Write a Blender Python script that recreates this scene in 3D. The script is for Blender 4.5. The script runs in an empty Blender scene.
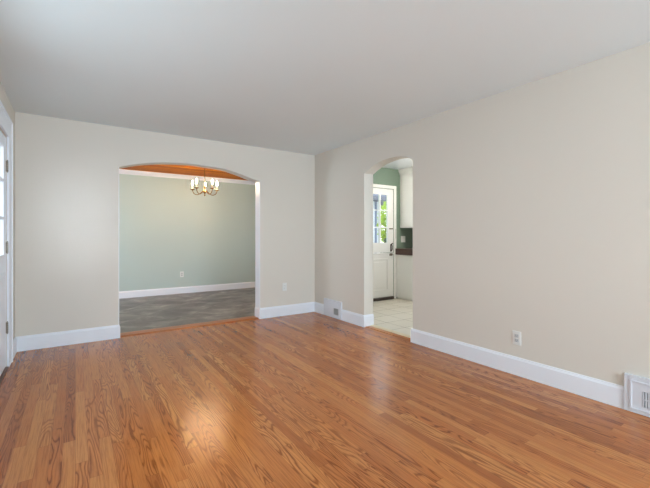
import bpy, bmesh, math, random
from mathutils import Vector, Matrix
random.seed(7)
C = bpy.context.scene.collection
scene = bpy.context.scene
PI = math.pi

# ------------------------------------------------------------------ camera
H = 2.44                       # ceiling height
YB, XR, XL = 4.876, 3.101, -0.508   # back, right and left wall faces
YF = -3.6                     # wall behind the camera
WT = 0.155                     # wall thickness
cam = bpy.data.cameras.new('camera')
co = bpy.data.objects.new('camera', cam); C.objects.link(co)
cam.sensor_width = 36; cam.lens = 369.41/650*36
cam.shift_y = -7.7/650
cam.clip_start = 0.05
co.location = (0, 0, 1.1745)
co.rotation_euler = (PI/2, 0, -0.5943)
scene.camera = co

# ------------------------------------------------------------------ sky, window light, exposure
w = bpy.data.worlds.new('sky'); scene.world = w; w.use_nodes = True
wn = w.node_tree; wn.nodes.clear()
wo = wn.nodes.new('ShaderNodeOutputWorld'); wb = wn.nodes.new('ShaderNodeBackground')
wr = wn.nodes.new('ShaderNodeValToRGB'); wt = wn.nodes.new('ShaderNodeTexCoord'); ws = wn.nodes.new('ShaderNodeSeparateXYZ')
wn.links.new(wt.outputs['Generated'], ws.inputs[0]); wn.links.new(ws.outputs['Z'], wr.inputs[0])
wr.color_ramp.elements[0].color = (0.93, 0.95, 1.0, 1); wr.color_ramp.elements[1].color = (0.72, 0.83, 1.0, 1)
wn.links.new(wr.outputs[0], wb.inputs[0]); wb.inputs[1].default_value = 2.5
wn.links.new(wb.outputs[0], wo.inputs[0])

def area(name, loc, rot, sx, sy, power, col, spread=PI):
    l = bpy.data.lights.new(name, 'AREA'); l.shape = 'RECTANGLE'; l.size = sx; l.size_y = sy
    l.energy = power; l.color = col; l.spread = spread
    o = bpy.data.objects.new(name, l); C.objects.link(o); o.location = loc; o.rotation_euler = rot
    return o
XK1W = 5.75                    # kitchen window wall
XDW = -1.4                     # dining room left wall
DAY = (0.77, 0.93, 1.10)
area('daylight_front', (1.55, YF-0.26, 1.4), (PI/2+0.42, 0, 0), 2.0, 1.5, 215, DAY)            # shines +Y
area('daylight_left', (XL-0.26, 2.0, 1.35), (PI/2, 0, -PI/2), 1.5, 1.1, 14, DAY)        # shines +X
area('daylight_dining', (XDW-0.28, 6.3, 1.45), (PI/2+0.5, 0, -PI/2), 1.4, 1.4, 46, DAY)
area('dining_fill_right', (4.3, 6.3, 1.45), (PI/2+0.5, 0, PI/2), 1.4, 1.4, 27, DAY)  # fill lamp added to lift the right part of the far dining wall
area('kitchen_fill', (XK1W+0.35, 2.6, 1.6), (PI/2, 0, PI/2), 1.0, 1.0, 32, DAY)            # shines -X; fill lamp added to brighten the kitchen
area('wall_patch_beam', (-0.02, YF-0.2, 1.36), (PI/2, 0, 0), 0.68, 0.9, 0.5, DAY, math.radians(6))   # narrow beam added to throw a soft bright patch on the back wall

vs = scene.view_settings
vs.view_transform = 'Standard'; vs.look = 'None'; vs.gamma = 1; vs.use_curve_mapping = False
vs.exposure = 0.37

# ------------------------------------------------------------------ material helpers
def lin(c):
    return tuple((v/12.92 if v <= 0.04045 else ((v+0.055)/1.055)**2.4) for v in (x/255 for x in c)) + (1,)
def mat(name, rgb, rough=0.5, metal=0.0, spec=0.5, noise=0.0, nscale=6, bump=0.0, bscale=200):
    m = bpy.data.materials.new(name); m.use_nodes = True
    nt = m.node_tree; b = nt.nodes['Principled BSDF']
    b.inputs['Roughness'].default_value = rough; b.inputs['Metallic'].default_value = metal
    b.inputs['Specular IOR Level'].default_value = spec
    c = lin(rgb)
    tc = nt.nodes.new('ShaderNodeTexCoord')
    n = nt.nodes.new('ShaderNodeTexNoise'); n.inputs['Scale'].default_value = nscale; n.inputs['Detail'].default_value = 3
    nt.links.new(tc.outputs['Object'], n.inputs['Vector'])
    mx = nt.nodes.new('ShaderNodeMixRGB'); mx.blend_type = 'MIX'
    mx.inputs[1].default_value = tuple(v*(1-noise) for v in c[:3])+(1,)
    mx.inputs[2].default_value = tuple(min(1, v*(1+noise)) for v in c[:3])+(1,)
    nt.links.new(n.outputs['Fac'], mx.inputs[0]); nt.links.new(mx.outputs[0], b.inputs['Base Color'])
    if bump:
        n2 = nt.nodes.new('ShaderNodeTexNoise'); n2.inputs['Scale'].default_value = bscale
        nt.links.new(tc.outputs['Object'], n2.inputs['Vector'])
        bp = nt.nodes.new('ShaderNodeBump'); bp.inputs['Strength'].default_value = bump; bp.inputs['Distance'].default_value = 0.001
        nt.links.new(n2.outputs['Fac'], bp.inputs['Height']); nt.links.new(bp.outputs[0], b.inputs['Normal'])
    return m
class NB:                                   # small node-building helper
    def __init__(s, m): s.nt = m.node_tree
    def n(s, t): return s.nt.nodes.new(t)
    def put(s, inp, v):
        if hasattr(v, 'is_output'): s.nt.links.new(v, inp)
        else: inp.default_value = v
    def math(s, op, a, b=0.0, c=0.0):
        m = s.n('ShaderNodeMath'); m.operation = op
        for i, v in enumerate((a, b, c)): s.put(m.inputs[i], v)
        return m.outputs[0]
    def comb(s, x, y, z=0.0):
        m = s.n('ShaderNodeCombineXYZ')
        for i, v in enumerate((x, y, z)): s.put(m.inputs[i], v)
        return m.outputs[0]
    def white(s, v):
        m = s.n('ShaderNodeTexWhiteNoise'); m.noise_dimensions = '3D'; s.put(m.inputs['Vector'], v); return m.outputs['Value']
    def noise(s, v, scale=1.0, detail=2.0, rough=0.5, dist=0.0):
        m = s.n('ShaderNodeTexNoise'); s.put(m.inputs['Vector'], v); m.inputs['Scale'].default_value = scale
        m.inputs['Detail'].default_value = detail; m.inputs['Roughness'].default_value = rough; m.inputs['Distortion'].default_value = dist
        return m.outputs['Fac']
    def ramp(s, f, stops):
        m = s.n('ShaderNodeValToRGB'); s.put(m.inputs[0], f); e = m.color_ramp.elements
        while len(e) < len(stops): e.new(0.5)
        for el, (p, c) in zip(e, stops): el.position = p; el.color = c
        return m.outputs[0]
    def mix(s, f, a, b, mode='MIX'):
        m = s.n('ShaderNodeMixRGB'); m.blend_type = mode
        s.put(m.inputs[0], f); s.put(m.inputs[1], a); s.put(m.inputs[2], b); return m.outputs[0]

def oak_floor(name, along='Y'):
    m = bpy.data.materials.new(name); m.use_nodes = True; N = NB(m); b = m.node_tree.nodes['Principled BSDF']
    tc = N.n('ShaderNodeTexCoord'); sp = N.n('ShaderNodeSeparateXYZ'); N.put(sp.inputs[0], tc.outputs['Object'])
    X, Y = (sp.outputs['X'], sp.outputs['Y']) if along == 'Y' else (sp.outputs['Y'], sp.outputs['X'])
    u = N.math('DIVIDE', X, 0.057); i = N.math('FLOOR', u); fu = N.math('FRACT', u)
    r1 = N.white(N.comb(i, 3.7, 1.1))
    v = N.math('ADD', N.math('DIVIDE', Y, 1.05), N.math('MULTIPLY', r1, 7.0)); j = N.math('FLOOR', v); fv = N.math('FRACT', v)
    ra = N.white(N.comb(i, j, 2.2)); rb = N.white(N.comb(i, j, 8.4)); rc = N.white(N.comb(i, j, 5.9))
    # board tone
    tone = N.ramp(ra, [(0.0, lin((158, 90, 46))), (0.2, lin((178, 106, 54))), (0.6, lin((190, 118, 62))), (1.0, lin((202, 134, 75)))])
    big = N.noise(N.comb(X, Y, 0.0), 0.9, 2.0)
    tone = N.mix(N.math('MULTIPLY', big, 0.35), tone, lin((192, 116, 56)))
    # straight fine grain
    off = N.math('MULTIPLY', rb, 50.0)
    g1 = N.noise(N.comb(N.math('MULTIPLY', X, 170.0), N.math('MULTIPLY', Y, 5.0), off), 1.0, 4.0, 0.6)
    g1 = N.ramp(g1, [(0.32, (0.60, 0.52, 0.46, 1)), (0.55, (1, 1, 1, 1)), (0.8, (1.1, 1.08, 1.04, 1))])
    # cathedral figure: contour lines of a slow noise, stretched along the board
    n0 = N.noise(N.comb(N.math('ADD', N.math('MULTIPLY', X, 10.0), off), N.math('MULTIPLY', Y, 1.1), off), 1.0, 1.5, 0.45, 0.25)
    n1 = N.noise(N.comb(N.math('MULTIPLY', X, 60.0), N.math('MULTIPLY', Y, 22.0), off), 1.0, 2.0)
    ph = N.math('ADD', N.math('MULTIPLY', n0, 125.0), N.math('MULTIPLY', n1, 1.6))
    s = N.math('SINE', ph)
    lines = N.ramp(N.math('MULTIPLY_ADD', s, 0.5, 0.5), [(0.03, (0.46, 0.34, 0.26, 1)), (0.34, (0.93, 0.91, 0.88, 1)), (1.0, (1.08, 1.06, 1.04, 1))])
    figured = N.math('GREATER_THAN', rc, 0.38)
    amt = N.math('MULTIPLY', figured, N.math('MULTIPLY_ADD', rb, 0.4, 0.55))
    col = N.mix(0.75, tone, g1, 'MULTIPLY')
    col = N.mix(amt, col, lines, 'MULTIPLY')
    # joints
    eu = N.math('MINIMUM', fu, N.math('SUBTRACT', 1.0, fu)); ev = N.math('MINIMUM', fv, N.math('SUBTRACT', 1.0, fv))
    seam = N.math('MAXIMUM', N.math('LESS_THAN', eu, 0.014), N.math('LESS_THAN', ev, 0.0011))
    col = N.mix(N.math('MULTIPLY', seam, 0.4), col, lin((70, 36, 18)))
    N.put(b.inputs['Base Color'], col)
    ru = N.noise(N.comb(X, Y, 4.0), 3.0, 3.0)
    N.put(b.inputs['Roughness'], N.math('MULTIPLY_ADD', ru, 0.10, 0.17))
    b.inputs['Specular IOR Level'].default_value = 0.42
    bp = N.n('ShaderNodeBump'); bp.inputs['Strength'].default_value = 0.12; bp.inputs['Distance'].default_value = 0.002
    N.put(bp.inputs['Height'], N.math('MULTIPLY_ADD', N.noise(N.comb(N.math('MULTIPLY', X, 9.0), N.math('MULTIPLY', Y, 2.5), i), 1.0, 1.0), 1.0, N.math('MULTIPLY', seam, -0.5)))
    N.put(b.inputs['Normal'], bp.outputs[0])
    return m

def plank_ceiling(name):
    m = bpy.data.materials.new(name); m.use_nodes = True; N = NB(m); b = m.node_tree.nodes['Principled BSDF']
    tc = N.n('ShaderNodeTexCoord'); sp = N.n('ShaderNodeSeparateXYZ'); N.put(sp.inputs[0], tc.outputs['Object'])
    X, Y = sp.outputs['X'], sp.outputs['Y']
    u = N.math('DIVIDE', Y, 0.14); i = N.math('FLOOR', u); fu = N.math('FRACT', u)
    r = N.white(N.comb(i, 1.0, 4.0))
    tone = N.ramp(r, [(0, lin((188, 98, 10))), (0.5, lin((214, 120, 12))), (1, lin((230, 142, 20)))])
    g = N.noise(N.comb(N.math('MULTIPLY', X, 2.0), N.math('MULTIPLY', Y, 60.0), r), 1.0, 4.0)
    g = N.ramp(g, [(0.3, (0.55, 0.45, 0.4, 1)), (0.6, (1, 1, 1, 1))])
    col = N.mix(0.8, tone, g, 'MULTIPLY')
    col = N.mix(N.math('MULTIPLY', N.math('LESS_THAN', fu, 0.09), 0.85), col, lin((70, 32, 10)))
    N.put(b.inputs['Base Color'], col); b.inputs['Roughness'].default_value = 0.5; b.inputs['Specular IOR Level'].default_value = 0.06
    return m

def slate_floor(name):
    m = bpy.data.materials.new(name); m.use_nodes = True; N = NB(m); b = m.node_tree.nodes['Principled BSDF']
    tc = N.n('ShaderNodeTexCoord'); sp = N.n('ShaderNodeSeparateXYZ'); N.put(sp.inputs[0], tc.outputs['Object'])
    X, Y = sp.outputs['X'], sp.outputs['Y']
    # quarter-turned square sheets with a faint seam
    A = N.math('ADD', X, Y); B = N.math('SUBTRACT', X, Y)
    ia = N.math('FLOOR', N.math('DIVIDE', A, 0.86)); ib = N.math('FLOOR', N.math('DIVIDE', B, 0.86))
    fa = N.math('FRACT', N.math('DIVIDE', A, 0.86)); fb = N.math('FRACT', N.math('DIVIDE', B, 0.86))
    r = N.white(N.comb(ia, ib, 3.0))
    n0 = N.noise(N.comb(X, Y, N.math('MULTIPLY', r, 20.0)), 2.2, 6.0, 0.62, 0.6)
    n1 = N.noise(N.comb(N.math('MULTIPLY', X, 2.0), N.math('MULTIPLY', Y, 9.0), r), 1.0, 5.0, 0.6, 0.4)
    f = N.math('ADD', N.math('MULTIPLY', n0, 0.78), N.math('MULTIPLY', n1, 0.22))
    col = N.ramp(f, [(0.38, lin((84, 83, 80))), (0.5, lin((118, 117, 113))), (0.58, lin((146, 144, 139))), (0.66, lin((188, 184, 175)))])
    col = N.mix(N.math('MULTIPLY', r, 0.22), col, lin((92, 92, 90)))
    seam = N.math('MAXIMUM', N.math('LESS_THAN', fa, 0.012), N.math('LESS_THAN', fb, 0.012))
    col = N.mix(N.math('MULTIPLY', seam, 0.3), col, lin((165, 162, 155)))
    N.put(b.inputs['Base Color'], col); b.inputs['Roughness'].default_value = 0.38
    return m

def tile_floor(name):
    m = bpy.data.materials.new(name); m.use_nodes = True; N = NB(m); b = m.node_tree.nodes['Principled BSDF']
    tc = N.n('ShaderNodeTexCoord'); sp = N.n('ShaderNodeSeparateXYZ'); N.put(sp.inputs[0], tc.outputs['Object'])
    X, Y = sp.outputs['X'], sp.outputs['Y']
    u = N.math('DIVIDE', N.math('SUBTRACT', X, 3.17), 0.33); v = N.math('DIVIDE', N.math('SUBTRACT', Y, 3.02), 0.33)
    fu, fv = N.math('FRACT', u), N.math('FRACT', v)
    r = N.white(N.comb(N.math('FLOOR', u), N.math('FLOOR', v), 1.0))
    tone = N.ramp(r, [(0, lin((208, 202, 188))), (1, lin((222, 217, 205)))])
    cl = N.noise(N.comb(X, Y, r), 7.0, 4.0)
    tone = N.mix(N.math('MULTIPLY', cl, 0.25), tone, lin((196, 188, 172)))
    g = N.math('MAXIMUM', N.math('LESS_THAN', fu, 0.026), N.math('LESS_THAN', fv, 0.026))
    N.put(b.inputs['Base Color'], N.mix(g, tone, lin((150, 142, 128))))
    N.put(b.inputs['Roughness'], N.math('MULTIPLY_ADD', g, 0.45, 0.3))
    return m

def glass_mat(name):
    m = bpy.data.materials.new(name); m.use_nodes = True; nt = m.node_tree; nt.nodes.clear(); N = NB(m)
    o = N.n('ShaderNodeOutputMaterial'); mx = N.n('ShaderNodeMixShader'); t = N.n('ShaderNodeBsdfTransparent'); g = N.n('ShaderNodeBsdfGlossy')
    t.inputs[0].default_value = (0.95, 0.97, 0.96, 1); g.inputs['Roughness'].default_value = 0.02
    mx.inputs[0].default_value = 0.06
    nt.links.new(t.outputs[0], mx.inputs[1]); nt.links.new(g.outputs[0], mx.inputs[2]); nt.links.new(mx.outputs[0], o.inputs[0])
    return m
def emit_mat(name, col, strength):
    m = bpy.data.materials.new(name); m.use_nodes = True; b = m.node_tree.nodes['Principled BSDF']
    b.inputs['Base Color'].default_value = (1, 0.95, 0.85, 1)
    b.inputs['Emission Color'].default_value = col; b.inputs['Emission Strength'].default_value = strength
    return m

M = dict(
    wall=mat('cream_wall_paint', (219, 212, 201), 0.6, spec=0.3, noise=0.012, nscale=1.5, bump=0.15, bscale=90),
    ceil=mat('ceiling_paint', (232, 241, 243), 0.8, spec=0.2, noise=0.012, nscale=1.2, bump=0.15, bscale=90),
    trim=mat('white_trim_paint', (234, 237, 243), 0.35, noise=0.01),
    green=mat('sage_wall_paint', (186, 201, 195), 0.55, spec=0.35, noise=0.02, nscale=1.4),
    kgreen=mat('kitchen_green_paint', (112, 131, 116), 0.5, noise=0.02, nscale=2),
    kwhite=mat('cabinet_paint', (232, 232, 229), 0.35, noise=0.01),
    oak=oak_floor('oak_strip_floor'), oakx=oak_floor('oak_header', 'X'),
    reducer=mat('orange_oak_threshold', (176, 104, 52), 0.3, noise=0.12, nscale=25),
    slate=slate_floor('grey_slate_vinyl'), tile=tile_floor('beige_tile'), plank=plank_ceiling('knotty_plank_ceiling'),
    glass=glass_mat('pane_glass'),
    brass=mat('aged_brass', (132, 108, 68), 0.34, metal=1.0, noise=0.08, nscale=30),
    steel=mat('hinge_metal', (120, 112, 100), 0.35, metal=0.9, noise=0.05, nscale=40),
    dark=mat('dark_brown_rubber', (52, 40, 33), 0.5, noise=0.1),
    counter=mat('dark_brown_laminate', (82, 60, 52), 0.35, noise=0.18, nscale=60),
    plate=mat('white_plastic', (228, 228, 224), 0.35, noise=0.005),
    slot=mat('grey_plastic', (196, 198, 198), 0.4, noise=0.01),
    grille=mat('grey_register_metal', (172, 174, 172), 0.45, metal=0.2, noise=0.03),
    gwhite=mat('white_register_metal', (214, 216, 222), 0.45, noise=0.01),
    sill=mat('brown_oak_sill', (96, 60, 38), 0.4, noise=0.15, nscale=20),
    slotdark=mat('socket_slot_plastic', (140, 142, 142), 0.5),
    duct=mat('duct_interior', (128, 130, 132), 0.7),
    candle=mat('ivory_candle_sleeve', (238, 226, 200), 0.45, noise=0.02, nscale=40),
    bulb=emit_mat('lit_bulb', (1.0, 0.72, 0.40, 1), 500.0),
    leaf=mat('leaf_green', (186, 214, 70), 0.5, noise=0.4, nscale=9),
    leafd=mat('dark_hedge_leaf', (62, 78, 62), 0.6, noise=0.3, nscale=9),
    bark=mat('bark', (84, 70, 56), 0.8, noise=0.2, nscale=20),
    siding=mat('white_board_siding', (232, 236, 244), 0.5, noise=0.02),
    groove=mat('shaded_groove_blue', (140, 150, 176), 0.6, noise=0.05),  # bluish shade between the white boards, painted in as colour
    roof=mat('grey_shingle', (110, 114, 128), 0.8, noise=0.15, nscale=14),
    concrete=mat('pale_concrete', (196, 194, 188), 0.85, noise=0.08, nscale=4),
    lamp=emit_mat('opal_lamp_glass', (1.0, 0.93, 0.82, 1), 175.0),
)

# ------------------------------------------------------------------ mesh helpers
def box(bm, a, b, bevel=0.0):
    x0, y0, z0 = (min(p, q) for p, q in zip(a, b)); x1, y1, z1 = (max(p, q) for p, q in zip(a, b))
    vs_ = [bm.verts.new(p) for p in ((x0,y0,z0),(x1,y0,z0),(x1,y1,z0),(x0,y1,z0),(x0,y0,z1),(x1,y0,z1),(x1,y1,z1),(x0,y1,z1))]
    fs = [bm.faces.new([vs_[k] for k in f]) for f in ((0,3,2,1),(4,5,6,7),(0,1,5,4),(1,2,6,5),(2,3,7,6),(3,0,4,7))]
    if bevel:
        es = list({e for f in fs for e in f.edges})
        bmesh.ops.bevel(bm, geom=es, offset=bevel, segments=2, affect='EDGES', profile=0.5)
def prism(bm, pts, d):
    """pts: closed outline of 3-D points in one plane; d: extrusion vector"""
    d = Vector(d)
    a = [bm.verts.new(p) for p in pts]; b = [bm.verts.new(Vector(p)+d) for p in pts]
    f0 = bm.faces.new(a); f1 = bm.faces.new(list(reversed(b)))
    n = len(a)
    for k in range(n):
        bm.faces.new((a[(k+1) % n], a[k], b[k], b[(k+1) % n]))
def tube(bm, pts, r, seg=8, caps=True):
    pts = [Vector(p) for p in pts]; rr = r if isinstance(r, (list, tuple)) else [r]*len(pts)
    rings = []; prev = None
    for k, p in enumerate(pts):
        t = (pts[min(k+1, len(pts)-1)] - pts[max(k-1, 0)]).normalized()
        if prev is None:
            n = t.orthogonal().normalized()
        else:
            n = (prev - t*prev.dot(t)).normalized()
        prev = n; bn = t.cross(n)
        rings.append([bm.verts.new(p + (n*math.cos(2*PI*q/seg) + bn*math.sin(2*PI*q/seg))*rr[k]) for q in range(seg)])
    for k in range(len(rings)-1):
        for q in range(seg):
            bm.faces.new((rings[k][q], rings[k][(q+1) % seg], rings[k+1][(q+1) % seg], rings[k+1][q]))
    if caps:
        bm.faces.new(list(reversed(rings[0]))); bm.faces.new(rings[-1])
def lathe(bm, prof, c=(0, 0, 0), seg=16):
    c = Vector(c); rings = []
    for r, z in prof:
        rings.append([bm.verts.new(c + Vector((max(r, 1e-4)*math.cos(2*PI*q/seg), max(r, 1e-4)*math.sin(2*PI*q/seg), z))) for q in range(seg)])
    for k in range(len(rings)-1):
        for q in range(seg):
            bm.faces.new((rings[k][q], rings[k][(q+1) % seg], rings[k+1][(q+1) % seg], rings[k+1][q]))
    bm.faces.new(list(reversed(rings[0]))); bm.faces.new(rings[-1])
def new(): return bmesh.new()
def wpos(o):
    v = Vector((0, 0, 0))
    while o: v = v + o.location; o = o.parent
    return v
def obj(name, bm, m, parent=None, smooth=False, label=None):
    if parent: bmesh.ops.translate(bm, verts=bm.verts, vec=-wpos(parent))
    bmesh.ops.recalc_face_normals(bm, faces=bm.faces)
    me = bpy.data.meshes.new(name); bm.to_mesh(me); bm.free()
    me.materials.append(m)
    if smooth:
        for p in me.polygons: p.use_smooth = True
    o = bpy.data.objects.new(name, me); C.objects.link(o)
    if parent: o.parent = parent
    if label: o['label'] = label
    return o
def boxes(name, lst, m, parent=None, bevel=0.0):
    bm = new()
    for a, b in lst: box(bm, a, b, bevel)
    return obj(name, bm, m, parent)
def tag(o, label, cat, group=None):
    o['label'] = label; o['category'] = cat
    if group: o['group'] = group
    return o
def thing(name, label, cat, loc, group=None):
    o = bpy.data.objects.new(name, None); C.objects.link(o); o.location = loc; o.empty_display_size = 0.1
    return tag(o, label, cat, group)
def struct(o, label=None, cat=None):
    o['kind'] = 'structure'
    if label: o['label'] = label
    if cat: o['category'] = cat
    return o
def sroot(name, loc, label, cat):
    o = bpy.data.objects.new(name, None); C.objects.link(o); o.location = loc; o.empty_display_size = 0.1
    return struct(o, label, cat)

# ------------------------------------------------------------------ room shell
XK0, XK1, YK0, YK1 = XR+WT, 5.75, 1.3, 5.03        # kitchen
XD0, XD1, YD0, YD1 = XDW, 3.9, YB+WT, 7.95       # dining room

def arch(c, hw, spring, rise, p, n=28, circ=False):
    out = []
    for k in range(n+1):
        if circ:
            s = -1 + 2*k/n
            R = (hw*hw + rise*rise)/(2*rise)
            out.append((c+s*hw, spring + math.sqrt(R*R-(s*hw)**2) - (R-rise)))
        else:
            a = PI*(1-k/n)
            ca, sa = math.cos(a), math.sin(a)
            out.append((c + hw*math.copysign(abs(ca)**(2/p), ca), spring + rise*abs(sa)**(2/p)))
    return out
def spline(p, n=6):
    out = []
    for k in range(len(p)-1):
        a, b = Vector(p[k]), Vector(p[k+1])
        m0 = (b-Vector(p[k-1]))*0.5 if k else b-a
        m1 = (Vector(p[k+2])-a)*0.5 if k+2 < len(p) else b-a
        for q in range(n):
            t = q/n
            v = a*(2*t**3-3*t*t+1)+m0*(t**3-2*t*t+t)+b*(3*t*t-2*t**3)+m1*(t**3-t*t)
            out.append((v.x, v.y))
    return out+[tuple(p[-1])]
# back wall with the wide arched opening to the dining room
A0, A1 = 0.414, 2.18
pts = [(XL-0.15, 0), (A0, 0)] + spline([(A0, 1.974), (0.55, 2.016), (0.70, 2.051), (0.92, 2.085), (1.21, 2.103), (1.42, 2.096), (1.67, 2.080), (1.88, 2.034), (2.03, 1.991), (2.117, 1.970), (A1, 1.960)]) + [(A1, 0), (XR+WT, 0), (XR+WT, H), (XL-0.15, H)]
bm = new(); prism(bm, [(x, YB, z) for x, z in pts], (0, WT, 0))
struct(obj('wall_back', bm, M['wall']), 'cream back wall with wide shallow arch into the dining room', 'wall')
# right wall with the narrow round-headed arch to the kitchen
B0, B1 = 2.852, 3.684
pts = [(YF-0.15, 0), (B0, 0)] + spline([(B0, 2.008), (2.87, 2.033), (2.936, 2.068), (3.06, 2.098), (3.228, 2.106), (3.427, 2.083), (3.574, 2.037), (3.645, 2.006), (B1, 1.988)]) + [(B1, 0), (YB, 0), (YB, H), (YF-0.15, H)]
bm = new(); prism(bm, [(XR, y, z) for y, z in pts], (WT, 0, 0))
struct(obj('wall_right', bm, M['wall']), 'long cream right wall with narrow arch into the kitchen', 'wall')
# left wall: door opening and a window opening beside the camera
def wall_holes(name, axis, at, th, lo, hi, holes, m, label):
    """axis 'x': wall in plane x=at spanning y lo..hi; axis 'y': plane y=at spanning x lo..hi; holes (u0,u1,z0,z1)"""
    bm = new()
    def piece(u0, u1, z0, z1):
        if u1-u0 < 1e-4 or z1-z0 < 1e-4: return
        if axis == 'x': box(bm, (at, u0, z0), (at+th, u1, z1))
        else: box(bm, (u0, at, z0), (u1, at+th, z1))
    u = lo
    for (a, b, z0, z1) in sorted(holes):
        piece(u, a, 0, H); piece(a, b, 0, z0); piece(a, b, z1, H); u = b
    piece(u, hi, 0, H)
    return struct(obj(name, bm, m), label, 'wall')
LD0, LD1 = 3.44, 4.32                       # front-door opening
wall_holes('wall_left', 'x', XL, -0.15, YF-0.15, YB, [(LD0, LD1, 0, 2.06), (1.3, 2.9, 0.8, 2.12)], M['wall'], 'cream left wall holding the white front door')
wall_holes('wall_front', 'y', YF, -0.15, XL-0.15, XR+WT, [(-0.4, 0.36, 0.85, 1.85), (0.5, 2.6, 0.7, 2.2)], M['wall'], 'cream wall behind the camera with a picture window')
struct(boxes('floor', [((XL-0.15, YF-0.15, -0.1), (XR+0.02, YB+0.02, 0))], M['oak']), 'oak strip floor with strong reddish brown grain', 'floor')
struct(boxes('ceiling', [((XL-0.15, YF-0.15, H), (XR+WT, YB+WT, H+0.1))], M['ceil']), 'flat pale grey painted living room ceiling', 'ceiling')

# dining room
struct(boxes('floor_dining', [((XD0, YB+0.02, -0.1), (XD1, YD1, 0))], M['slate']), 'mottled grey slate-look dining room floor', 'floor')
struct(boxes('wall_dining_back', [((XD0-0.1, YD1, 0), (XD1+0.1, YD1+0.12, H))], M['green']), 'sage green dining room wall beyond the wide arch', 'wall')
wall_holes('wall_dining_left', 'x', XD0, -0.15, YB+WT, YD1, [(5.6, 7.0, 0.75, 2.15)], M['green'], 'sage green dining room side wall with window')
wall_holes('wall_dining_right', 'x', XD1, 0.12, YB+WT, YD1, [(5.6, 7.0, 0.75, 2.15)], M['green'], 'sage green dining room right side wall')
struct(boxes('ceiling_dining', [((XD0-0.1, YB+WT, H), (XD1+0.1, YD1+0.12, H+0.1))], M['plank']), 'orange wood plank ceiling of the dining room', 'ceiling')
bm = new(); prism(bm, [(XD0, YD1-0.018, H-0.085), (XD0, YD1, H-0.085), (XD0, YD1, H), (XD0, YD1-0.03, H), (XD0, YD1-0.03, H-0.02), (XD0, YD1-0.018, H-0.03)], (XD1-XD0, 0, 0))
struct(obj('trim_1', bm, M['trim']), 'white crown strip under the plank ceiling', 'trim')

# kitchen
struct(boxes('floor_kitchen', [((XR+0.10, YK0, -0.1), (XK1, YK1+0.02, 0.004))], M['tile']), 'pale beige square tile kitchen floor', 'floor')
KD0, KD1 = 4.09, 4.953
bm = new()
for a, b in [((XK0, YK1, 0), (KD0, YK1+0.15, H)), ((KD0, YK1, 2.06), (KD1, YK1+0.15, H)), ((KD1, YK1, 0), (XK1+0.1, YK1+0.15, H))]: box(bm, a, b)
struct(obj('wall_kitchen_back', bm, M['kgreen']), 'green kitchen wall around the white half-glazed door', 'wall')
wall_holes('wall_kitchen_right', 'x', XK1, 0.15, YK0-0.1, YK1, [(2.0, 3.2, 1.1, 2.1)], M['wall'], 'cream kitchen wall behind the cabinets')
struct(boxes('wall_kitchen_front', [((XK0, YK0-0.12, 0), (XK1, YK0, H))], M['wall']), 'cream kitchen wall opposite the half-glazed door', 'wall')
struct(boxes('ceiling_kitchen', [((XK0, YK0-0.12, H), (XK1+0.1, YK1+0.15, H+0.1))], M['trim']), 'white kitchen ceiling seen through the narrow arch', 'ceiling')

# ------------------------------------------------------------------ baseboards
BH, BT = 0.152, 0.016
def base_prof(h=BH, t=BT): return [(0, 0), (t, 0), (t, h-0.022), (t*0.62, h-0.010), (t*0.5, h), (0, h)]
def base_y(bm, x0, x1, y, s, h=BH):       # runs along X on a wall at y, sticking out in direction s (+1/-1 in Y)
    prism(bm, [(x0, y+s*a, z) for a, z in base_prof(h)], (x1-x0, 0, 0))
def base_x(bm, y0, y1, x, s, h=BH):
    prism(bm, [(x+s*a, y0, z) for a, z in base_prof(h)], (0, y1-y0, 0))
bm = new()
base_y(bm, XL, A0, YB, -1); base_x(bm, YB-BT, YB+WT, A0, 1)
struct(obj('baseboard_back', bm, M['trim']), 'white baseboard left of the wide arch', 'baseboard')
bm = new()
base_y(bm, A1, XR, YB, -1); base_x(bm, YB-BT, YB+WT, A1, -1)
struct(obj('baseboard_back', bm, M['trim']), 'white baseboard right of the wide arch', 'baseboard')
bm = new()
base_x(bm, B1, YB-BT, XR, -1); base_y(bm, XR-BT, XR+WT, B1, -1)
struct(obj('baseboard_right', bm, M['trim']), 'white baseboard between room corner and narrow arch', 'baseboard')
bm = new()
base_x(bm, YF, B0, XR, -1); base_y(bm, XR-BT, XR+WT, B0, 1)
struct(obj('baseboard_right', bm, M['trim']), 'long white baseboard of the right wall', 'baseboard')
bm = new(); base_x(bm, 4.505, YB, XL, 1)
struct(obj('baseboard_left', bm, M['trim']), 'short white baseboard between front door and corner', 'baseboard')
bm = new(); base_x(bm, YF, LD0-0.115, XL, 1)
struct(obj('baseboard_left', bm, M['trim']), 'white baseboard of the left wall nearer the camera', 'baseboard')
bm = new(); base_y(bm, XD0, XD1, YD1, -1, 0.133)
struct(obj('baseboard_dining', bm, M['trim']), 'white baseboard along the sage green wall', 'baseboard')

bm = new(); box(bm, (A1-0.006, YB-0.002, BH-0.002), (A1, YB+WT, 1.958)); 
struct(obj('trim_7', bm, M['trim']), 'white jamb board on the right side of the wide arch', 'jamb')
bm = new(); box(bm, (A0, YB-0.002, BH-0.002), (A0+0.006, YB+WT, 1.972))
struct(obj('trim_8', bm, M['trim']), 'white jamb board on the left side of the wide arch', 'jamb')
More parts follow.
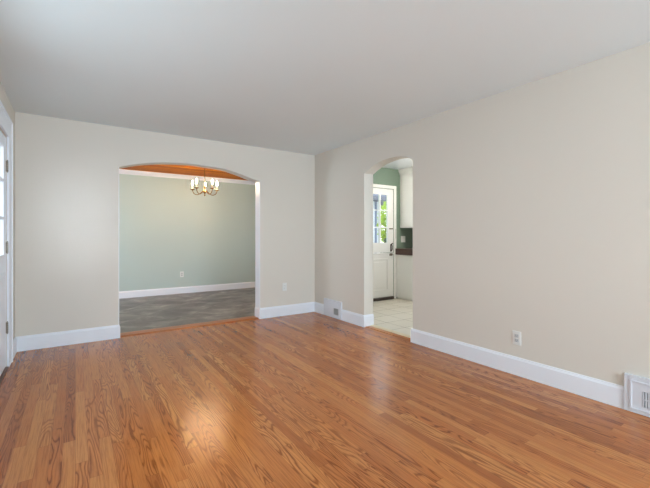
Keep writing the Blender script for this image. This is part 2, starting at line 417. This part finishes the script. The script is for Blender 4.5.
# thresholds
bm = new()
prism(bm, [(A0+BT, YB+0.015, 0), (A0+BT, YB+0.215, 0), (A0+BT, YB+0.215, 0.004), (A0+BT, YB+0.17, 0.012), (A0+BT, YB+0.035, 0.012), (A0+BT, YB+0.015, 0.006)], (A1-A0-2*BT, 0, 0))
struct(obj('trim_2', bm, M['reducer']), 'orange oak threshold under the wide arch', 'threshold')
struct(boxes('trim_3', [((XR+0.012, B0+BT, 0.0), (XR+0.085, B1-BT, 0.006))], M['oak']), 'oak header board under the narrow arch', 'threshold')
bm = new(); prism(bm, [(XR+0.085, B0+BT, 0), (XR+0.085, B0+BT, 0.008), (XR+0.10, B0+BT, 0.013), (XR+0.145, B0+BT, 0.013), (XR+0.16, B0+BT, 0.006), (XR+0.16, B0+BT, 0)], (0, B1-B0-2*BT, 0))
struct(obj('trim_4', bm, mat('beige_marble_sill', (214, 196, 164), 0.35, noise=0.08, nscale=20)), 'beige stone strip where oak meets tile', 'threshold')

# ------------------------------------------------------------------ doors
def door_frame_boxes(u0, u1, us, z0, z1, zs):
    """a leaf u0..u1, z0..z1 pierced by cells; returns boxes (u,z) of stiles, rails and muntins"""
    out = [(u0, us[0][0], z0, z1), (us[-1][1], u1, z0, z1), (us[0][0], us[-1][1], z0, zs[0][0]), (us[0][0], us[-1][1], zs[-1][1], z1)]
    for (a, b), (c, d) in zip(us, us[1:]): out.append((b, c, zs[0][0], zs[-1][1]))
    for (a, b), (c, d) in zip(zs, zs[1:]): out.append((us[0][0], us[-1][1], b, d if False else c))
    return out
def hinge(y, z, x, root):
    bm = new()
    box(bm, (x-0.004, y-0.009, z-0.048), (x+0.003, y+0.009, z+0.048))
    for k in range(5):
        tube(bm, [(x+0.007, y, z-0.046+k*0.0185), (x+0.007, y, z-0.0295+k*0.0185)], 0.0065, 10)
    tube(bm, [(x+0.007, y, z+0.047), (x+0.007, y, z+0.056)], [0.006, 0.003], 10)
    tube(bm, [(x+0.007, y, z-0.056), (x+0.007, y, z-0.047)], [0.003, 0.006], 10)
    obj('hinge', bm, M['steel'], root)

# front door in the left wall
d1 = sroot('door_1', (XL, (LD0+LD1)/2, 0), 'white half-glazed front door at the left edge of the photo', 'door')
d1['label'] = 'white front door with glass panes at the left edge of the photo'
us = [(3.58, 3.768), (3.79, 3.978), (4.0, 4.185)]; zs = [(1.015, 1.32), (1.342, 1.646), (1.668, 1.945)]
dx0, dx1 = XL-0.045, XL-0.004
bm = new()
for (a, b, c, d) in door_frame_boxes(LD0+0.006, LD1-0.006, us, 0.022, 2.05, zs): box(bm, (dx0, a, c), (dx1, b, d))
leaf1 = obj('door_leaf', bm, M['trim'], d1)
bm = new()
for y0, y1 in ((3.56, 3.86), (3.90, 4.20)):
    for z0, z1 in ((0.22, 0.86),):
        box(bm, (dx1-0.001, y0, z0), (dx1+0.006, y1, z1), 0.003)
        box(bm, (dx1, y0+0.03, z0+0.03), (dx1+0.010, y1-0.03, z1-0.03), 0.004)
obj('raised_panel', bm, M['trim'], d1)
boxes('glass_pane', [((XL-0.027, us[0][0]-0.004, zs[0][0]-0.004), (XL-0.022, us[-1][1]+0.004, zs[-1][1]+0.004))], M['glass'], d1)
for z in (1.80, 1.075, 0.36): hinge(LD1-0.004, z, XL-0.001, d1)
bm = new(); tube(bm, [(dx1, 3.488, 0.98), (dx1+0.03, 3.488, 0.98)], [0.012, 0.012], 12); lathe(bm, [(0.0, -0.025), (0.018, -0.018), (0.025, 0), (0.018, 0.018), (0, 0.025)], (dx1+0.04, 3.488, 0.98))
obj('door_knob', bm, M['brass'], d1, True)
boxes('threshold', [((XL-0.13, LD0+0.004, 0.0), (XL+0.016, LD1-0.004, 0.014))], M['sill'], d1, 0.004)
# casing
bm = new()
CW = 0.18
box(bm, (XL, LD1+0.004, 0), (XL+0.018, LD1+CW, 2.235), 0.003)
box(bm, (XL, LD1+CW-0.02, 0), (XL+0.026, LD1+CW, 2.235), 0.003)
box(bm, (XL, LD0-0.115, 0), (XL+0.018, LD0-0.004, 2.235), 0.003)
box(bm, (XL, LD0-0.004, 2.064), (XL+0.018, LD1+0.004, 2.235), 0.003)
box(bm, (XL, LD0-0.115, 2.215), (XL+0.026, LD1+CW, 2.235), 0.003)
struct(obj('trim_5', bm, M['trim']), 'white casing around the front door', 'door casing')

# kitchen Dutch door
d2 = sroot('door_2', ((KD0+KD1)/2, YK1, 0), 'white Dutch door with divided glass in the kitchen', 'door')
us = [(4.231, 4.41), (4.432, 4.611), (4.633, 4.812)]; zs = [(1.055, 1.326), (1.348, 1.642), (1.664, 1.945)]
dy0, dy1 = YK1+0.004, YK1+0.044
bm = new()
for (a, b, c, d) in door_frame_boxes(KD0+0.004, KD1-0.002, us, 0.874, 2.052, zs): box(bm, (a, dy0, c), (b, dy1, d))
up = obj('upper_leaf', bm, M['kwhite'], d2)
boxes('glass_pane', [((us[0][0]-0.004, dy0+0.018, zs[0][0]-0.004), (us[-1][1]+0.004, dy0+0.023, zs[-1][1]+0.004))], M['glass'], up)
bm = new()
box(bm, (KD0+0.004, dy0, 0.055), (KD1-0.002, dy1, 0.866))
box(bm, (KD0+0.004, dy0-0.012, 0.846), (KD1-0.002, dy0+0.01, 0.868), 0.003)
lo = obj('lower_leaf', bm, M['kwhite'], d2)
bm = new()
def pframe(bm, u0, u1, z0, z1, y, t=0.024, d=0.009):
    for a, b, c, e in ((u0, u1, z0, z0+t), (u0, u1, z1-t, z1), (u0, u0+t, z0+t, z1-t), (u1-t, u1, z0+t, z1-t)):
        box(bm, (a, y-d, c), (b, y+0.002, e), 0.003)
pframe(bm, 4.231, 4.812, 0.17, 0.765, dy0)
box(bm, (4.29, dy0-0.007, 0.23), (4.753, dy0+0.002, 0.705), 0.004)
obj('raised_panel', bm, M['kwhite'], lo)
# hardware
hx = 4.885
bm = new(); box(bm, (hx-0.015, dy0-0.005, 0.89), (hx+0.015, dy0, 1.03), 0.002)
tube(bm, [(hx, dy0-0.004, 1.02), (hx-0.003, dy0-0.03, 1.025), (hx-0.006, dy0-0.045, 0.99), (hx-0.004, dy0-0.042, 0.93), (hx, dy0-0.02, 0.90), (hx, dy0-0.004, 0.90)], 0.008, 8)
tube(bm, [(hx-0.002, dy0-0.02, 1.03), (hx+0.018, dy0-0.04, 1.045)], 0.009, 8)
obj('door_handle', bm, M['dark'], up, False, 'dark metal handle')
bm = new(); box(bm, (hx-0.035, dy0-0.016, 0.812), (hx+0.035, dy0, 0.858), 0.004); lathe(bm, [(0.014, -0.012), (0.018, 0), (0.014, 0.012)], (hx, dy0-0.03, 0.835)); tube(bm, [(hx, dy0-0.016, 0.835), (hx, dy0-0.035, 0.835)], 0.008, 8)
obj('lock', bm, M['steel'], lo, False, 'brass coloured lock case')
bm = new(); box(bm, (hx-0.04, dy0-0.010, 1.305), (hx+0.05, dy0, 1.326), 0.002); box(bm, (hx-0.02, dy0-0.018, 1.308), (hx+0.0, dy0-0.008, 1.323), 0.002)
obj('latch', bm, M['steel'], up, False, 'small metal slide latch')
boxes('door_sweep', [((KD0+0.01, YK1-0.032, 0.004), (KD1-0.01, YK1+0.046, 0.052))], M['dark'], d2, 0.003)
bm = new()
box(bm, (KD1+0.002, YK1-0.018, 0.004), (KD1+0.060, YK1, 2.118), 0.003)
box(bm, (KD0-0.060, YK1-0.018, 0.004), (KD0-0.002, YK1, 2.118), 0.003)
box(bm, (KD0-0.002, YK1-0.018, 2.06), (KD1+0.002, YK1, 2.118), 0.003)
struct(obj('trim_6', bm, M['kwhite']), 'white casing around the kitchen door', 'door casing')
tg = boxes('strike_plate', [((KD1+0.030, YK1-0.023, 1.13), (KD1+0.046, YK1-0.018, 1.31))], M['slot'], None, 0.001)
tag(tg, 'narrow grey metal strip on the casing right of the kitchen door', 'strike plate')

# ------------------------------------------------------------------ windows that light the rooms (beside and behind the camera, and out of sight in the other rooms)
def window(name, axis, at, u0, u1, z0, z1, s, label):
    """s = direction of the room side along the axis"""
    r = sroot(name, (at, (u0+u1)/2, z0) if axis == 'x' else ((u0+u1)/2, at, z0), label, 'window')
    def bx(bm, a0, a1, uu0, uu1, zz0, zz1):
        if axis == 'x': box(bm, (at+s*a0, uu0, zz0), (at+s*a1, uu1, zz1))
        else: box(bm, (uu0, at+s*a0, zz0), (uu1, at+s*a1, zz1))
    bm = new()
    t = 0.04
    for a in ((u0, u0+t, z0, z1), (u1-t, u1, z0, z1), (u0, u1, z0, z0+t), (u0, u1, z1-t, z1), ((u0+u1)/2-0.02, (u0+u1)/2+0.02, z0, z1), (u0, u1, (z0+z1)/2-0.015, (z0+z1)/2+0.015)):
        bx(bm, -0.10, -0.05, *a)
    obj('window_frame', bm, M['trim'], r)
    bm = new()
    for a in ((u0-0.08, u0, z0-0.08, z1+0.08), (u1, u1+0.08, z0-0.08, z1+0.08), (u0, u1, z1, z1+0.08), (u0, u1, z0-0.08, z0)):
        bx(bm, 0, 0.018, *a)
    bx(bm, -0.05, 0.04, u0-0.02, u1+0.02, z0-0.02, z0)
    obj('window_casing', bm, M['trim'], r)
    bm = new(); bx(bm, -0.078, -0.073, u0+0.01, u1-0.01, z0+0.01, z1-0.01)
    obj('glass_pane', bm, M['glass'], r)
window('window_1', 'y', YF, 0.5, 2.6, 0.7, 2.2, 1, 'wide picture window behind the camera')
window('added_window_5', 'y', YF, -0.4, 0.36, 0.85, 1.85, 1, 'narrow unseen window added behind the camera for the wall patch beam')  # added opening that lets the patch beam in
window('window_2', 'x', XL, 1.3, 2.9, 0.8, 2.12, 1, 'window in the left wall beside the camera')
window('window_3', 'x', XD0, 5.6, 7.0, 0.75, 2.15, 1, 'window in the left wall of the dining room')
window('added_window_6', 'x', XD1, 5.6, 7.0, 0.75, 2.15, -1, 'unseen window added in the right wall of the dining room for fill light')  # added opening for the dining fill lamp
window('added_window_4', 'x', XK1, 2.0, 3.2, 1.1, 2.1, -1, 'unseen window added in the right wall of the kitchen for fill light')  # added opening for the kitchen fill lamp, placed to suit its light

# ------------------------------------------------------------------ chandelier
cx, cy = 1.838, 6.4
ch = thing('chandelier', 'lit brass chandelier with candle bulbs hanging in the dining room', 'chandelier', (cx, cy, H))
bm = new(); lathe(bm, [(0.008, -0.045), (0.02, -0.04), (0.052, -0.022), (0.062, -0.004), (0.062, 0)], (cx, cy, H), 20); obj('canopy', bm, M['brass'], ch, True)
bm = new(); tube(bm, [(cx, cy, H-0.04), (cx, cy, 2.02)], 0.0055, 10); obj('stem', bm, M['brass'], ch, True)
bm = new(); lathe(bm, [(0.003, -0.115), (0.012, -0.105), (0.014, -0.095), (0.006, -0.082), (0.010, -0.07), (0.026, -0.05), (0.030, -0.03), (0.020, -0.01), (0.011, 0.005), (0.014, 0.03), (0.020, 0.05), (0.012, 0.07), (0.007, 0.085)], (cx, cy, 1.975), 18)
obj('hub', bm, M['brass'], ch, True)
view = math.atan2(cy, cx)
R = 0.212; zc = 1.972
arm0 = None
def make_arm(a):
    ca, sa = math.cos(a), math.sin(a)
    P = lambda r, z: (cx+r*ca, cy+r*sa, z)
    bm = new()
    prof = [(0.022, 1.945), (0.045, 1.942), (0.07, 1.918), (0.10, 1.896), (0.13, 1.886), (0.16, 1.891), (0.188, 1.908), (0.203, 1.934), (0.211, 1.960), (R, zc)]
    tube(bm, [P(r, z) for r, z in prof], 0.0068, 8)
    arm = obj('arm', bm, M['brass'], ch, True)
    bm = new(); lathe(bm, [(0.006, -0.010), (0.012, -0.004), (0.034, 0.003), (0.042, 0.010), (0.039, 0.012), (0.013, 0.007), (0.013, 0.018), (0.010, 0.018)], P(R, zc), 16); obj('drip_pan', bm, M['brass'], arm, True)
    bm = new(); lathe(bm, [(0.0095, 0.008), (0.0105, 0.012), (0.0105, 0.078), (0.008, 0.082)], P(R, zc), 12); obj('candle_sleeve', bm, M['candle'], arm, True)
    bm = new(); lathe(bm, [(0.005, 0.080), (0.007, 0.088), (0.0105, 0.104), (0.011, 0.114), (0.0085, 0.130), (0.004, 0.145), (0.001, 0.155)], P(R, zc), 12); obj('bulb', bm, M['bulb'], arm, True)
for k in range(5): make_arm(view + 2*PI*k/5 - 0.03)

# ------------------------------------------------------------------ outlets, switch, registers
def outlet(name, origin, u, n, label, group, mslot, wide=0.072, high=0.116, sockets=True):
    o = Vector(origin); u = Vector(u); n = Vector(n); z = Vector((0, 0, 1))
    r = thing(name, label, 'electrical outlet' if sockets else 'light switch', origin, group)
    def slab(bm, du, dz, w_, h_, d0, d1, bev):
        p = o+u*(du-w_/2)+z*(dz-h_/2)+n*d0; q = o+u*(du+w_/2)+z*(dz+h_/2)+n*d1
        box(bm, p, q, bev)
    bm = new(); slab(bm, 0, 0, wide, high, 0.0005, 0.006, 0.002); obj('cover_plate', bm, M['plate'], r)
    if sockets:
        for s in (-1, 1):
            bm = new(); slab(bm, 0, s*0.0195, 0.034, 0.029, 0.005, 0.0085, 0.003); sk = obj('socket', bm, mslot, r)
            bm = new(); slab(bm, -0.007, s*0.0195+0.003, 0.0025, 0.009, 0.008, 0.0088, 0); slab(bm, 0.007, s*0.0195+0.003, 0.0025, 0.009, 0.008, 0.0088, 0); slab(bm, 0, s*0.0195-0.008, 0.005, 0.005, 0.008, 0.0088, 0)
            obj('slot', bm, M['slotdark'], sk)
    else:
        for s in (-1, 1):
            bm = new(); slab(bm, s*0.023, 0, 0.011, 0.024, 0.005, 0.016, 0.002); obj('toggle', bm, M['plate'], r)
    return r
outlet('wall_outlet', (2.57, YB, 0.425), (1, 0, 0), (0, -1, 0), 'white duplex outlet on the cream wall between the two arches', None, M['plate'])
outlet('wall_outlet', (XR, 1.683, 0.313), (0, 1, 0), (-1, 0, 0), 'white outlet with grey sockets low on the long right wall', None, M['slot'])
outlet('wall_outlet', (1.815, YD1, 0.392), (1, 0, 0), (0, -1, 0), 'white outlet on the sage green dining room wall', None, M['slot'])
outlet('light_switch', (5.205, YK1, 1.12), (1, 0, 0), (0, -1, 0), 'white double switch plate on green kitchen wall above the counter', None, M['plate'], 0.116, 0.12, False)

def register(y0, y1, z0, z1, gy0, gy1, gz0, gz1, label, grey, inner=False):
    """box-like heating register set over the right-hand baseboard; face at x"""
    xf = XR-0.026
    r = thing('wall_register', label, 'heating vent', (XR, (y0+y1)/2, 0), None)
    bm = new()
    for a, b, c, d in ((y0, gy0, z0, z1), (gy1, y1, z0, z1), (gy0, gy1, gz1, z1), (gy0, gy1, z0, gz0)):
        box(bm, (xf, a, c), (XR-0.0165, b, d))
    box(bm, (XR-0.017, y0, BH), (XR-0.0005, y1, z1))
    obj('face_plate', bm, M['gwhite'], r)
    if inner:
        bm = new(); pframe_y(bm, y0+0.03, y1-0.03, z0+0.02, z1-0.03, xf, 0.012, 0.006); obj('raised_border', bm, M['gwhite'], r)
    bm = new(); box(bm, (XR-0.018, gy0, gz0), (XR-0.0168, gy1, gz1)); obj('duct_opening', bm, M['duct'], r)
    bm = new()
    n = max(5, int((gy1-gy0)/0.014))
    for k in range(n):
        yc = gy0+(k+0.5)*(gy1-gy0)/n
        box(bm, (xf-0.001, yc-0.0042, gz0), (XR-0.0180, yc+0.0042, gz1))
    box(bm, (xf-0.002, gy0, (gz0+gz1)/2-0.003), (xf+0.003, gy1, (gz0+gz1)/2+0.003))
    obj('grille', bm, grey, r)
    return r
def pframe_y(bm, u0, u1, z0, z1, x, t, d):
    for a, b, c, e in ((u0, u1, z0, z0+t), (u0, u1, z1-t, z1), (u0, u0+t, z0+t, z1-t), (u1-t, u1, z0+t, z1-t)):
        box(bm, (x-d, a, c), (x+0.002, b, e), 0.002)
register(4.155, 4.585, 0.004, 0.252, 4.215, 4.33, 0.055, 0.145, 'white wall register with small grey grille beside the room corner', M['grille'])
register(0.36, 0.937, 0.004, 0.247, 0.46, 0.842, 0.055, 0.158, 'larger white wall register at the right edge of the photo', M['gwhite'], True)

# ------------------------------------------------------------------ kitchen cabinets
CY0, CY1 = 3.55, YK1
bc = thing('base_cabinet', 'white kitchen base cabinet under the dark brown countertop', 'cabinet', (5.38, (CY0+CY1)/2, 0.004))
bm = new(); box(bm, (5.016, CY0, 0.03), (XK1-0.02, CY1-0.001, 0.83)); box(bm, (5.05, CY0, 0.0045), (XK1-0.02, CY1-0.001, 0.03)); obj('body', bm, M['kwhite'], bc)
for y0, y1 in ((3.58, 4.05), (4.08, 4.545), (4.575, 4.985)):
    bm = new(); box(bm, (5.004, y0, 0.06), (5.0165, y1, 0.81), 0.003); dr = obj('door', bm, M['kwhite'], bc)
    if y0 > 4.5: continue          # the corner door has no knob in sight
    bm = new(); tube(bm, [(5.004, y0+0.04, 0.70), (4.985, y0+0.04, 0.70)], [0.006, 0.006], 8); lathe(bm, [(0.004, -0.012), (0.012, -0.008), (0.014, 0), (0.012, 0.008), (0.004, 0.012)], (4.98, y0+0.04, 0.70), 12); obj('knob', bm, M['steel'], dr, True)
ct = boxes('countertop', [((4.985, CY0-0.01, 0.832), (XK1-0.001, CY1-0.001, 0.945))], M['counter'], None, 0.006)
tag(ct, 'dark brown kitchen countertop beside the half-glazed door', 'countertop')
UY0 = 4.50
uc = thing('upper_cabinet', 'tall white wall cabinet reaching the kitchen ceiling', 'cabinet', (5.43, (UY0+CY1)/2, 1.333))
bm = new(); box(bm, (5.122, UY0, 1.333), (XK1-0.001, CY1-0.001, 2.36)); obj('body', bm, M['kwhite'], uc)
bm = new(); prism(bm, [(5.122, UY0, 2.335), (5.116, UY0, 2.335), (5.112, UY0, 2.36), (5.085, UY0, 2.405), (5.078, UY0, 2.438), (5.122, UY0, 2.438)], (0, CY1-0.001-UY0, 0)); box(bm, (5.122, UY0, 2.36), (XK1-0.001, CY1-0.001, 2.438)); obj('crown_molding', bm, M['kwhite'], uc)
for y0, y1 in ((4.54, 4.985),):
    bm = new(); box(bm, (5.110, y0, 1.345), (5.1225, y1, 2.325), 0.003); dr = obj('door', bm, M['kwhite'], uc)
    bm = new(); lathe(bm, [(0.004, -0.012), (0.012, -0.008), (0.014, 0), (0.012, 0.008), (0.004, 0.012)], (5.092, y0+0.04, 1.42), 12); tube(bm, [(5.11, y0+0.04, 1.42), (5.095, y0+0.04, 1.42)], [0.006, 0.006], 8); obj('knob', bm, M['steel'], dr, True)
kl = thing('ceiling_light', 'round opal flush light on the kitchen ceiling', 'ceiling light', (4.72, 4.0, H))
bm = new(); lathe(bm, [(0.10, -0.03), (0.11, -0.02), (0.11, -0.0005)], (4.72, 4.0, H), 28); obj('base', bm, M['brass'], kl, True)
bm = new(); lathe(bm, [(0.01, -0.085), (0.045, -0.08), (0.075, -0.065), (0.092, -0.045), (0.098, -0.03)], (4.72, 4.0, H), 28); obj('shade', bm, M['lamp'], kl, True)

# ------------------------------------------------------------------ outdoors, seen through the kitchen door
struct(boxes('ground', [((-25, -25, -0.3), (30, 30, -0.16))], M['concrete']), 'pale ground outside the house', 'ground')
def foliage(bm, c, rx, ry, rz, n, size):
    for _ in range(n):
        d = Vector((random.gauss(0, 1), random.gauss(0, 1), random.gauss(0, 1))).normalized()*(0.45+0.55*random.random()**0.5)
        p = Vector(c)+Vector((d.x*rx, d.y*ry, d.z*rz))
        a = Vector((random.gauss(0, 1), random.gauss(0, 1), random.gauss(0, 1))).normalized(); b = a.orthogonal().normalized()
        s = size*(0.7+0.6*random.random())
        q = [p-a*s, p+b*s*0.45+a*0.15*s, p+a*s, p-b*s*0.45+a*0.15*s]
        bm.faces.new([bm.verts.new(v) for v in q])
GX, GY = 8.22, 9.0
g = thing('garage', 'white boarded outbuilding with grey roof seen through the kitchen door glass', 'outbuilding', (6.8, 10.5, -0.16))
bm = new(); box(bm, (5.4, GY, -0.16), (GX, 12, 2.36)); obj('wall', bm, M['groove'], g)
for k in range(12):
    x1 = GX+0.006-k*0.235
    bm = new(); box(bm, (x1-0.12, GY-0.03, -0.16), (x1, GY, 2.36)); obj('board', bm, M['siding'], g)
bm = new(); prism(bm, [(5.0, GY-0.45, 2.30), (5.0, GY-0.45, 2.42), (5.0, 10.5, 3.2), (5.0, 12.4, 2.42), (5.0, 12.4, 2.30)], (5.4, 0, 0)); obj('roof', bm, M['roof'], g)
SX, SY = 7.80, 8.0
t = thing('shrub', 'bright yellow-green shrub outside the kitchen door glass', 'shrub', (SX, SY, -0.16))
bm = new(); foliage(bm, (SX, SY, 1.50), 0.44, 0.42, 0.78, 2600, 0.055); obj('foliage', bm, M['leaf'], t)
bm = new()
for k in range(5):
    a = k*1.26; tube(bm, [(SX+0.05*math.cos(a), SY+0.05*math.sin(a), -0.16), (SX+0.2*math.cos(a), SY+0.2*math.sin(a), 1.5)], [0.03, 0.012], 6)
obj('stem', bm, M['bark'], t)
HX, HY = 6.88, 7.0
t = thing('hedge', 'low dark hedge at the foot of the yellow-green shrub', 'hedge', (HX, HY, -0.16))
bm = new(); foliage(bm, (HX, HY, 0.52), 0.44, 0.32, 0.70, 2200, 0.045); obj('foliage', bm, M['leafd'], t)
bm = new()
for k in range(5):
    tube(bm, [(HX-0.25+0.12*k, HY, -0.16), (HX-0.25+0.12*k, HY+0.02, 0.5)], [0.02, 0.01], 6)
obj('stem', bm, M['bark'], t)
